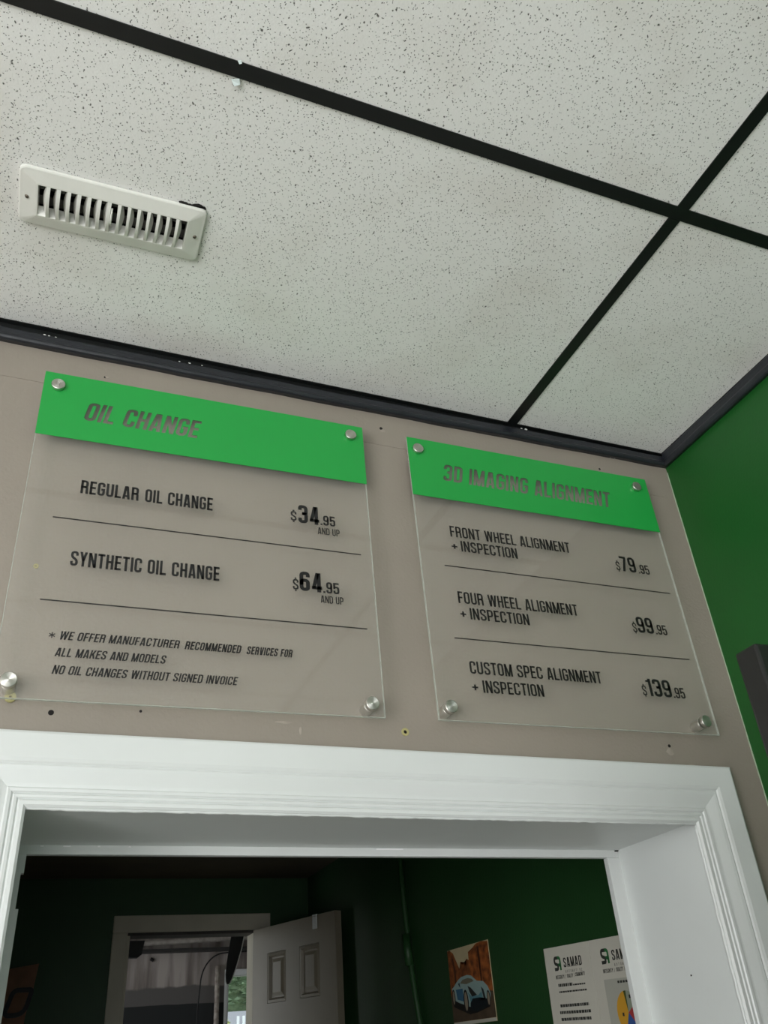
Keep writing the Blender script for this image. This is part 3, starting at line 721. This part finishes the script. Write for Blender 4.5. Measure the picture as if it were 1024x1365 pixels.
# ---- car poster on the side wall (flat print). local u along -y from the left edge, w down from the top
PM = {}
def pm(name, col, **k):
    if name not in PM: PM[name] = mat(name, col, **k)
    return PM[name]
poster = empty('car_poster', (XR, 1.515, 1.7), 'small unframed poster of a pale blue sports car in a rocky canyon', 'poster')
PW, PT, PH = .287, 1.9943, .212
def pp(u, w, d=0.0): return (-.0022 - d, -u * PW, (PT - w * PH) - 1.7)
def patch(parent, nm, col, pts, d, place=pp, **k):
    bm = bmesh.new(); f = bm.faces.new([bm.verts.new(place(a, b, d)) for a, b in pts])
    bmesh.ops.triangulate(bm, faces=[f]); return obj(nm, bm, pm('print_' + nm + '_%d_%d_%d' % col, col, rough=.6, **k), parent)
bm = bmesh.new(); bx(bm, -.0020, -.0002, -PW, 0, PT - PH - 1.7, PT - 1.7); obj('poster_sheet', bm, pm('poster_sky', (205, 190, 150), rough=.6, var=.06, vscale=14), poster)
rk = dict(col2=(84, 44, 20), vscale=45)
patch(poster, 'printed_cliff', (150, 88, 44), [(.26, .62), (.24, .40), (.27, .27), (.31, .19), (.35, .24), (.40, .21), (.44, .27), (.47, .17), (.52, .20), (.56, .62)], .0002, **rk)
patch(poster, 'printed_cliff', (176, 100, 48), [(0, .01), (.06, .0), (.10, .03), (.14, .05), (.19, .14), (.22, .20), (.27, .28), (.30, .62), (0, .66)], .0003, **rk)
patch(poster, 'printed_cliff', (188, 106, 48), [(.51, .60), (.52, .09), (.58, .07), (.64, .05), (.72, .01), (.86, .00), (1, .02), (1, .66)], .0004, **rk)
patch(poster, 'printed_cleft', (66, 34, 16), [(.74, .05), (.76, .20), (.75, .48), (.78, .55), (.79, .20), (.77, .05)], .00045)
patch(poster, 'printed_cleft', (76, 40, 18), [(.10, .12), (.13, .30), (.12, .55), (.16, .56), (.17, .30), (.13, .12)], .00045)
patch(poster, 'printed_road', (92, 76, 58), [(0, .62), (.3, .58), (.6, .58), (1, .64), (1, .955), (0, .955)], .0005, var=.2, vscale=30)
patch(poster, 'printed_border', (205, 203, 190), [(0, .96), (1, .96), (1, .998), (0, .998)], .0005)
patch(poster, 'printed_shadow', (20, 17, 14), [(.03, .66), (.36, .72), (.50, .74), (.80, .72), (.93, .68), (.90, .82), (.60, .87), (.42, .88), (.05, .76)], .0006)
car = [(.04, .66), (.03, .52), (.10, .49), (.14, .46), (.21, .42), (.29, .39), (.44, .38), (.54, .40), (.61, .45), (.66, .48), (.80, .50), (.89, .57), (.94, .66), (.92, .74), (.80, .78), (.45, .79), (.2, .72)]
patch(poster, 'printed_car', (150, 176, 172), car, .0007)
patch(poster, 'printed_car_side', (62, 108, 138), [(.13, .54), (.30, .54), (.31, .71), (.15, .67)], .0008)
patch(poster, 'printed_car_nose', (92, 142, 152), [(.42, .60), (.50, .66), (.66, .66), (.74, .62), (.76, .72), (.48, .77)], .0008)
patch(poster, 'printed_windscreen', (116, 112, 92), [(.25, .47), (.32, .43), (.45, .42), (.54, .44), (.59, .475), (.40, .495)], .0009)
patch(poster, 'printed_mirror', (50, 70, 80), [(.20, .47), (.24, .46), (.25, .53), (.22, .50)], .0009)
patch(poster, 'printed_headlamp', (46, 46, 42), [(.43, .52), (.50, .55), (.63, .655), (.51, .665), (.46, .60)], .0009)
patch(poster, 'printed_headlamp', (36, 44, 46), [(.74, .56), (.79, .60), (.83, .74), (.78, .74)], .0009)
patch(poster, 'printed_grille', (18, 28, 32), [(.46, .74), (.52, .69), (.68, .69), (.72, .73), (.86, .72), (.88, .80), (.62, .86), (.44, .84)], .0010)
for (cu, cw, ru, rw) in ((.36, .71, .060, .150), (.065, .64, .04, .110), (.885, .72, .04, .10)):
    el = [(cu + ru * math.cos(2 * math.pi * k / 18), cw + rw * math.sin(2 * math.pi * k / 18)) for k in range(18)]
    patch(poster, 'printed_tyre', (24, 24, 24), el, .0011)
    el = [(cu + ru * .62 * math.cos(2 * math.pi * k / 18), cw + rw * .8 * math.sin(2 * math.pi * k / 18)) for k in range(18)]
    patch(poster, 'printed_wheel', (150, 138, 118), el, .0012)

# ---- two paper notices
M_ink = mat('dark_print', (52, 54, 50), .7)
M_inkg = mat('green_print', (44, 110, 62), .7)
M_inkl = mat('grey_print', (120, 120, 112), .7)
def notice(y0, wd, ztop, label, pie):
    root = empty('paper_notice', (XR, y0, ztop), label, 'notice', rot=(.0275, 0, 0))
    place = lambda a, b, d=0.0: (-.0014 - d, -a, -b)
    bm = bmesh.new(); bx(bm, -.0013, -.0003, -wd, 0, -.35, 0); obj('paper_sheet', bm, pm('notice_paper', (206, 203, 190), rough=.7, var=.02), root)
    # emblem: a rounded S joined to an A
    ex, ez = .045, .026; es = .032; eh = .029
    bm = bmesh.new(); th = .0075
    def E2(pts): return ribbon(arc_path(pts), th)
    S_ = E2([(.018, eh, 0), (.003, eh, .008), (.003, eh * .55, .006), (.017, eh * .45, .006), (.017, .003, .004), (0, .003, 0)])
    A_ = E2([(.015, eh, 0), (.029, eh, .009), (.029, 0, 0)]); A2 = E2([(.015, eh * .42, 0), (.029, eh * .42, 0)])
    pl = lambda a, b: place(ex + a, ez + eh - b, .0003); pl2 = lambda a, b: place(ex + a, ez + eh - b, .0006)
    draw_flat(bm, [S_], pl2); e1 = obj('printed_emblem', bm, M_ink, root)
    bm = bmesh.new(); draw_flat(bm, [A_, A2], pl); obj('printed_emblem', bm, M_inkg, root)
    bm = bmesh.new(); tx = lambda s, u0, u1, w_, h, b=.15: draw_flat(bm, layout(s, u0, u1, 0, h, 0, gap=.12, bold=b), lambda a, c: place(a, w_ - c, .0003))
    tx('SAMAD', .090, .175, .050, .022, .15)
    tx('INTEGRITY', .044, .085, .0745, .0085, .16); tx('QUALITY', .0985, .126, .0740, .0085, .16); tx('COMMUNITY', .137, .181, .0730, .0085, .16); tx('|', .0905, .0915, .0745, .0085); tx('|', .131, .132, .0735, .0085)
    obj('printed_text', bm, M_ink, root)
    bm = bmesh.new(); bm2 = bm
    x = .094
    for ch in 'AUTOMOTIVE':
        draw_flat(bm, layout(ch, x, x + (.0042 if ch != 'I' else .0012), 0, .0062, 0, bold=.13), lambda a, c: place(a, .0625 - c, .0003)); x += .0082
    obj('printed_text', bm, M_inkl, root)
    if not pie:
        rnd = random.Random(3)
        for (u0, u1, w_, h) in ((.050, .118, .0925, .0070), (.120, .176, .0925, .0035), (.050, .178, .1060, .0038), (.046, .178, .1380, .0065), (.040, .182, .1530, .0065), (.042, .180, .1680, .0065)):
            x = u0; bm = bmesh.new()
            while x < u1:
                l_ = rnd.uniform(.003, .012); x1 = min(u1, x + l_)
                draw_flat(bm, [('P', [Vector(q) for q in ((x, 0), (x1, 0), (x1, h), (x, h))])], lambda a, c: place(a, w_ - c, .0003)); x = x1 + .0016
            obj('printed_line', bm, M_ink, root)
    else:
        bm = bmesh.new(); flat(bm, [place(*q, .0003) for q in ((.040, .088), (.20, .088), (.20, .232), (.040, .232))]); obj('chart_panel', bm, pm('chart_grey', (178, 178, 166), rough=.7), root)
        cu, cw, rr = .118, .158, .044
        for a0, a1, col in ((100, 245, (214, 160, 48)), (245, 315, (56, 92, 158)), (315, 390, (176, 58, 56)), (30, 88, (150, 158, 138)), (88, 100, (70, 86, 42)), (100, 118, (74, 92, 44))):
            pts = [(cu, cw)] + [(cu + rr * math.cos(R(a0 + (a1 - a0) * k / 12)), cw - rr * math.sin(R(a0 + (a1 - a0) * k / 12))) for k in range(13)]
            bm = bmesh.new(); c0 = bm.verts.new(place(*pts[0], .0006 + (.0002 if a1 - a0 == 18 else 0))); vv = [bm.verts.new(place(*q, .0006 + (.0002 if a1 - a0 == 18 else 0))) for q in pts[1:]]
            for k in range(12): bm.faces.new((c0, vv[k], vv[k + 1]))
            obj('pie_slice', bm, pm('pie_%d' % a0, col, rough=.7), root)
        for u, w_ in ((.094, .165), (.130, .130)):
            bm = bmesh.new(); draw_flat(bm, [('P', [Vector(q) for q in ((0, 0), (.007, 0), (.007, .007), (0, .007))])], lambda a, c: place(u + a, w_ - c, .0012)); obj('slice_label', bm, M_ink, root)
        bm = bmesh.new()
        for k in range(6): draw_flat(bm, [('P', [Vector(q) for q in ((0, 0), (.008, 0), (.008, .005), (0, .005))])], lambda a, c: place(.095 + k * .0105 + a, .098 - c, .0006))
        obj('printed_text', bm, M_ink, root)
notice(.9163, .2165, 1.9325, 'paper notice printed with a logo and lines of text only, left of the pie chart', False)
notice(.6990, .2165, 1.9265, 'white paper notice with a coloured pie chart, half hidden by the white jamb', True)

# ---- brown plaque on the far wall
pq = empty('wooden_plaque', (0, YF, 1.7), 'brown board with a black slanted loop emblem on the far green wall', 'plaque')
bm = bmesh.new(); f0 = [(-.55, 1.75), (-.55, 2.055), (.1458, 2.150), (.1365, 2.06), (.118, 1.955), (.112, 1.75)]
a = [bm.verts.new((x, -.018, z - 1.7)) for x, z in f0]; b = [bm.verts.new((x, -.001, z - 1.7)) for x, z in f0]
bm.faces.new(a); bm.faces.new(b[::-1])
for i in range(len(a)): bm.faces.new((a[i], a[(i + 1) % len(a)], b[(i + 1) % len(a)], b[i]))
obj('board', bm, mat('brown_plywood', (150, 104, 74), .6, var=.25, vscale=9), pq)
bm = bmesh.new()
rb = ribbon(arc_path([(.034, 1.962, .02), (.112, 1.962, .04), (.132, 2.053, .012), (.060, 2.053, .02)], True), .018, True)
for pbm in prism_list([rb], lambda a, b, d: (a, d, b - 1.7), -.026, -.0175):
    obj('emblem_loop', pbm, mat('black_emblem_paint', (20, 20, 20), .5), pq)
bm = bmesh.new(); bx(bm, -.10, .02, -.026, -.0175, .245, .285); obj('emblem_bar', bm, mat('black_emblem_paint_b', (20, 20, 20), .5), pq)

# ------------------------------------------------------------ garage beyond the inner doorway
YO = 6.5
def garage_wall_mat():
    m = mat('stained_two_tone_wall', (150, 140, 134), .8); nt = m.node_tree; p = nt.nodes['Principled BSDF']; L = nt.links.new
    tc = nt.nodes.new('ShaderNodeTexCoord'); sx = nt.nodes.new('ShaderNodeSeparateXYZ'); L(tc.outputs['Object'], sx.inputs[0])
    mp = nt.nodes.new('ShaderNodeMapping'); mp.inputs['Scale'].default_value = (1, 1, .12); L(tc.outputs['Object'], mp.inputs[0])
    st = nt.nodes.new('ShaderNodeTexNoise'); st.inputs['Scale'].default_value = 9; st.inputs['Detail'].default_value = 5; L(mp.outputs[0], st.inputs[0])
    ns = nt.nodes.new('ShaderNodeTexNoise'); ns.inputs['Scale'].default_value = 5; ns.inputs['Detail'].default_value = 5; L(tc.outputs['Object'], ns.inputs[0])
    r = nt.nodes.new('ShaderNodeValToRGB'); r.color_ramp.elements[0].position = .38; r.color_ramp.elements[1].position = .6
    r.color_ramp.elements[0].color = lin((112, 102, 97)); r.color_ramp.elements[1].color = lin((176, 166, 160)); L(st.outputs[0], r.inputs[0])
    def band(zc, soft, amp):
        a = nt.nodes.new('ShaderNodeMath'); a.operation = 'MULTIPLY_ADD'; a.inputs[1].default_value = amp; L(ns.outputs[0], a.inputs[0]); L(sx.outputs[2], a.inputs[2])
        mr = nt.nodes.new('ShaderNodeMapRange'); mr.inputs['From Min'].default_value = zc + amp * .5; mr.inputs['From Max'].default_value = zc + soft + amp * .5; L(a.outputs[0], mr.inputs[0]); return mr
    b1 = band(2.285, .015, .10); b2 = band(2.168, .004, .015)
    m1 = nt.nodes.new('ShaderNodeMixRGB'); m1.inputs[1].default_value = lin((96, 92, 90)); L(b1.outputs[0], m1.inputs[0]); L(r.outputs[0], m1.inputs[2])
    m2 = nt.nodes.new('ShaderNodeMixRGB'); m2.inputs[1].default_value = lin((34, 36, 37)); L(b2.outputs[0], m2.inputs[0]); L(m1.outputs[0], m2.inputs[2])
    L(m2.outputs[0], p.inputs['Base Color']); return m
M_gw = garage_wall_mat()
WX0, WX1, WZ0, WZ1 = 1.725, 2.75, 1.0, 2.375
bm = bmesh.new()
bx(bm, -2.0, WX0, YO, YO + .15, -.1, 3.1); bx(bm, WX1, 3.6, YO, YO + .15, -.1, 3.1); bx(bm, WX0, WX1, YO, YO + .15, -.1, WZ0); bx(bm, WX0, WX1, YO, YO + .15, WZ1, 3.1)
wg = obj('wall_garage', bm, M_gw, kind='structure', label='stained garage wall, pale above and black below')
bm = bmesh.new(); bx(bm, 3.6, 3.72, 3.17, YO + .15, -.1, 3.1); obj('wall_garage_right', bm, M_offwhite, kind='structure')
bm = bmesh.new(); bx(bm, -2.0, XR + .12, YF + .12, YF + .17, 2.6, 3.1); bx(bm, XR + .12, 3.72, YF + .12, YF + .17, -.1, 3.1); bx(bm, -2.0, -1.72, YF + .12, YF + .17, -.1, 3.1); obj('wall_garage_near', bm, M_offwhite, kind='structure')
bm = bmesh.new(); bx(bm, -2.12, -2.0, 3.17, 3.6, -.1, 3.1); bx(bm, -2.12, -2.0, 6.3, YO + .15, -.1, 3.1); bx(bm, -2.12, -2.0, 3.6, 6.3, 2.7, 3.1); obj('wall_garage_left', bm, M_offwhite, kind='structure')
box('floor_garage', (-2.0, 3.6, 3.17, YO, -.1, -.02), mat('concrete_floor', (110, 108, 104), .8, var=.2, vscale=3), kind='structure')
box('ceiling_garage', (-2.12, 3.72, 3.17, YO + .15, 3.05, 3.1), M_offwhite, kind='structure')
w3 = window('window_3', 'y', YO + .06, WX0, WX1, WZ0, WZ1, 1, .022)
bm = bmesh.new(); bx(bm, WX0 - .02, WX1 + .02, YO - .02, YO + .02, WZ1 - .015, WZ1 + .025); bx(bm, WX0 - .02, WX0, YO - .012, YO + .02, WZ0, WZ1 - .015); obj('window_trim', bm, M_alu, w3)
# service run along the top of that wall
bm = bmesh.new(); tube(bm, [(-.5, YO - .05, 2.605), (.9, YO - .05, 2.60), (1.6, YO - .05, 2.625), (3.2, YO - .05, 2.66)], .022, 12)
obj('service_pipe', bm, mat('grimy_white_pipe', (168, 160, 152), .6, var=.25, vscale=20), label='grimy pipe running along the top of the garage wall', cat='pipe', smooth=True)
bm = bmesh.new(); bx(bm, -.4, 3.0, YO - .09, YO - .0, 2.535, 2.560, bev=.004); obj('cable_tray', bm, mat('dark_tray_metal', (44, 42, 40), .7), label='dark tray below the pipe along the garage wall', cat='cable tray')
bm = bmesh.new(); bx(bm, .70, 1.03, YO - .16, YO - .05, 2.64, 2.70, bev=.006); obj('wall_bracket', bm, M_offwhite, wg)
bm = bmesh.new(); tube(bm, [(1.640, YO - .02, 2.43), (1.643, YO - .02, 2.2), (1.645, YO - .02, 1.0), (1.645, YO - .02, .0)], .020, 10)
obj('downpipe', bm, mat('flaking_white_pipe', (190, 180, 170), .7, var=.3, vscale=26, col2=(120, 108, 100)), label='flaking pale vertical pipe beside the garage window', cat='pipe', smooth=True)
pts = []
for k in range(15):
    a = R(90 + 85 * k / 14); pts.append((1.66 + .19 * math.cos(a) * 1.0, YO - .05, 2.30 + .22 * math.sin(a)))
pts = [(1.95, YO - .05, 2.53)] + pts + [(1.455, YO - .05, 2.1), (1.44, YO - .05, 1.2), (1.44, YO - .05, .2)]
bm = bmesh.new(); tube(bm, [(x + .03, y, z) for x, y, z in pts], .0055, 8); obj('hanging_cable', bm, mat('black_cable', (16, 16, 16), .6), label='thin black cable curving down the garage wall', cat='cable', smooth=True)
bm = bmesh.new(); tube(bm, [(1.10, YO - .002, 2.50), (1.125, YO - .002, 2.487)], .012, 8); obj('wall_scar', bm, M_hole, wg)
# dark blade-shaped panel hanging inside the garage
bm = bmesh.new(); out = []
tip = Vector((1.2862, 2.1479)); 
Lp = [(1.334, 2.62), (1.309, 2.44), (1.295, 2.36), (1.280, 2.26), (1.276, 2.20), (1.279, 2.165), (1.2862, 2.148), (1.297, 2.150), (1.312, 2.175), (1.340, 2.25), (1.368, 2.34), (1.388, 2.44), (1.405, 2.62)]
a = [bm.verts.new((x, 4.5, z)) for x, z in Lp]; b = [bm.verts.new((x, 4.512, z)) for x, z in Lp]
bm.faces.new(a); bm.faces.new(b[::-1])
for i in range(len(a)): bm.faces.new((a[i], a[(i + 1) % len(a)], b[(i + 1) % len(a)], b[i]))
hb = obj('hanging_paddle', bm, mat('matt_black_blade', (10, 10, 9), .8), label='long dark tapered blade hanging in the garage in front of the window', cat='paddle')
bm = bmesh.new(); tube(bm, [(x + .003, 4.506, z) for x, z in Lp[7:]], .0045, 6); obj('painted_edge_light', bm, M_offwhite, hb, smooth=True)  # pale strip stands in for light catching the blade's edge
bm = bmesh.new(); tube(bm, [(1.37, 4.506, 2.60), (1.37, 4.506, 3.06)], .012, 8); obj('hanger_rod', bm, M_bar, hb)
bm = bmesh.new(); Lp = [(.45, 2.40), (.45, 2.315), (.745, 2.310), (.765, 2.325), (.777, 2.395), (.777, 2.40)]
a = [bm.verts.new((x, 4.5, z)) for x, z in Lp]; b = [bm.verts.new((x, 4.56, z)) for x, z in Lp]
bm.faces.new(a); bm.faces.new(b[::-1])
for i in range(len(a)): bm.faces.new((a[i], a[(i + 1) % len(a)], b[(i + 1) % len(a)], b[i]))
db = obj('hanging_signboard', bm, mat('matt_black_panel', (10, 10, 9), .8), label='dark flat panel with a rounded corner hanging at the left of the inner doorway', cat='board')
bm = bmesh.new(); tube(bm, [(.60, 4.53, 2.39), (.60, 4.53, 3.06)], .010, 8); obj('hanger_rod', bm, M_bar, db)

# ------------------------------------------------------------ outside the garage window
box('ground_outside', (-30, 40, YO + .15, 60, -.25, -.15), mat('grass_ground', (90, 110, 70), .9, var=.3, vscale=2), kind='structure', label='grass outside the garage window')
tree = empty('tree', (6.6, 23.5, -.15), 'leafy green tree seen through the garage window', 'tree')
bm = bmesh.new(); cyl(bm, (0, 0, 0), (0, 0, 1), .28, 3.2, 12, r2=.16)
for k in range(7):
    a = k * 0.9; tube(bm, [(0, 0, 2.2 + .15 * k), (.9 * math.cos(a), .9 * math.sin(a), 3.2 + .3 * k), (1.7 * math.cos(a), 1.7 * math.sin(a), 3.9 + .35 * k)], .06, 6)
obj('trunk', bm, mat('bark', (86, 74, 62), .9), tree)
rnd = random.Random(5); bm = bmesh.new()
bmesh.ops.create_icosphere(bm, subdivisions=4, radius=1.0, matrix=Matrix.Translation((0, 0, 4.9)) @ Matrix.Diagonal((2.6, 2.1, 2.35, 1)))
for v_ in bm.verts: v_.co += Vector((math.sin(v_.co.z * 5) * .12, math.sin(v_.co.x * 6) * .12, math.sin(v_.co.y * 5 + v_.co.x * 4) * .14))
for k in range(16000):
    v = Vector((rnd.gauss(0, 1), rnd.gauss(0, 1), rnd.gauss(0, 1))).normalized() * rnd.uniform(.86, 1.06)
    c = Vector((v.x * 2.9, v.y * 2.4, 4.9 + v.z * 2.6)); c += Vector((math.sin(c.z * 3) * .3, 0, math.sin(c.x * 4) * .3)); s = rnd.uniform(.07, .15)
    q = Matrix.Rotation(rnd.uniform(0, 6.28), 3, 'Z') @ Matrix.Rotation(rnd.uniform(-1.2, 1.2), 3, 'X')
    f = bm.faces.new([bm.verts.new(c + q @ Vector(p)) for p in ((-s, 0, 0), (0, -s * .5, .02), (s, 0, 0), (0, s * .5, .02))])
o = obj('foliage', bm, mat('leaf_green', (168, 188, 152), .7, vscale=5, col2=(100, 128, 96)), tree, recalc=False); o['kind'] = 'stuff'
house = empty('house', (10.0, 16.3, -.15), 'pale house with a pinkish wall under the tree, through the garage window', 'house')
box('house_wall', (-6, 8, 0, 3, 0, 2.30), mat('pink_siding', (196, 140, 156), .8), house)
bm = bmesh.new(); v = [bm.verts.new(p) for p in ((-6.1, -.3, 2.28), (8.4, -.3, 2.28), (8.4, 1.5, 2.80), (-6.1, 1.5, 2.80), (-6.1, 3.3, 2.28), (8.4, 3.3, 2.28))]
for f in ((0, 1, 2, 3), (3, 2, 5, 4), (0, 3, 4), (1, 5, 2), (0, 4, 5, 1)): bm.faces.new([v[k] for k in f])
obj('roof', bm, mat('pale_grey_roof', (128, 128, 132), .8), house)
for k in range(3): box('window_frame', (-3.5 + 3.2 * k, -2.4 + 3.2 * k, -.04, .02, 1.2, 2.4), M_alu, house)
for k in range(2):
    bm = bmesh.new(); bx(bm, 0, .035, 0, .035, 0, 2.55)
    o = obj('fence_post', bm, M_alu, label=('left' if k == 0 else 'right') + ' one of two thin white posts outside the garage window', cat='post', group='white posts outside'); o.location = (3.565 + .09 * k, 14, -.15)

bush = empty('shrub', (3.62, 15.6, -.15), 'yellow-green shrub low in the garage window, sunlight painted into its leaves', 'shrub')
bm = bmesh.new(); cyl(bm, (0, 0, 0), (0, 0, 1), .05, 1.5, 8); obj('stem', bm, bpy.data.materials['bark'], bush)
bm = bmesh.new(); rnd = random.Random(9)
for k in range(2600):
    v = Vector((rnd.gauss(0, 1), rnd.gauss(0, 1), rnd.gauss(0, 1))).normalized() * rnd.uniform(.7, 1.0)
    c = Vector((v.x * .36, v.y * .4, 1.65 + v.z * 1.0)); s_ = rnd.uniform(.04, .08)
    q = Matrix.Rotation(rnd.uniform(0, 6.28), 3, 'Z') @ Matrix.Rotation(rnd.uniform(-1.2, 1.2), 3, 'X')
    bm.faces.new([bm.verts.new(c + q @ Vector(p)) for p in ((-s_, 0, 0), (0, -s_ * .5, .01), (s_, 0, 0), (0, s_ * .5, .01))])
obj('foliage', bm, mat('pale_leaf', (205, 210, 150), .7, vscale=8, col2=(150, 165, 100)), bush, recalc=False, kind='stuff')  # pale yellow leaf colour stands in for light on the shrub
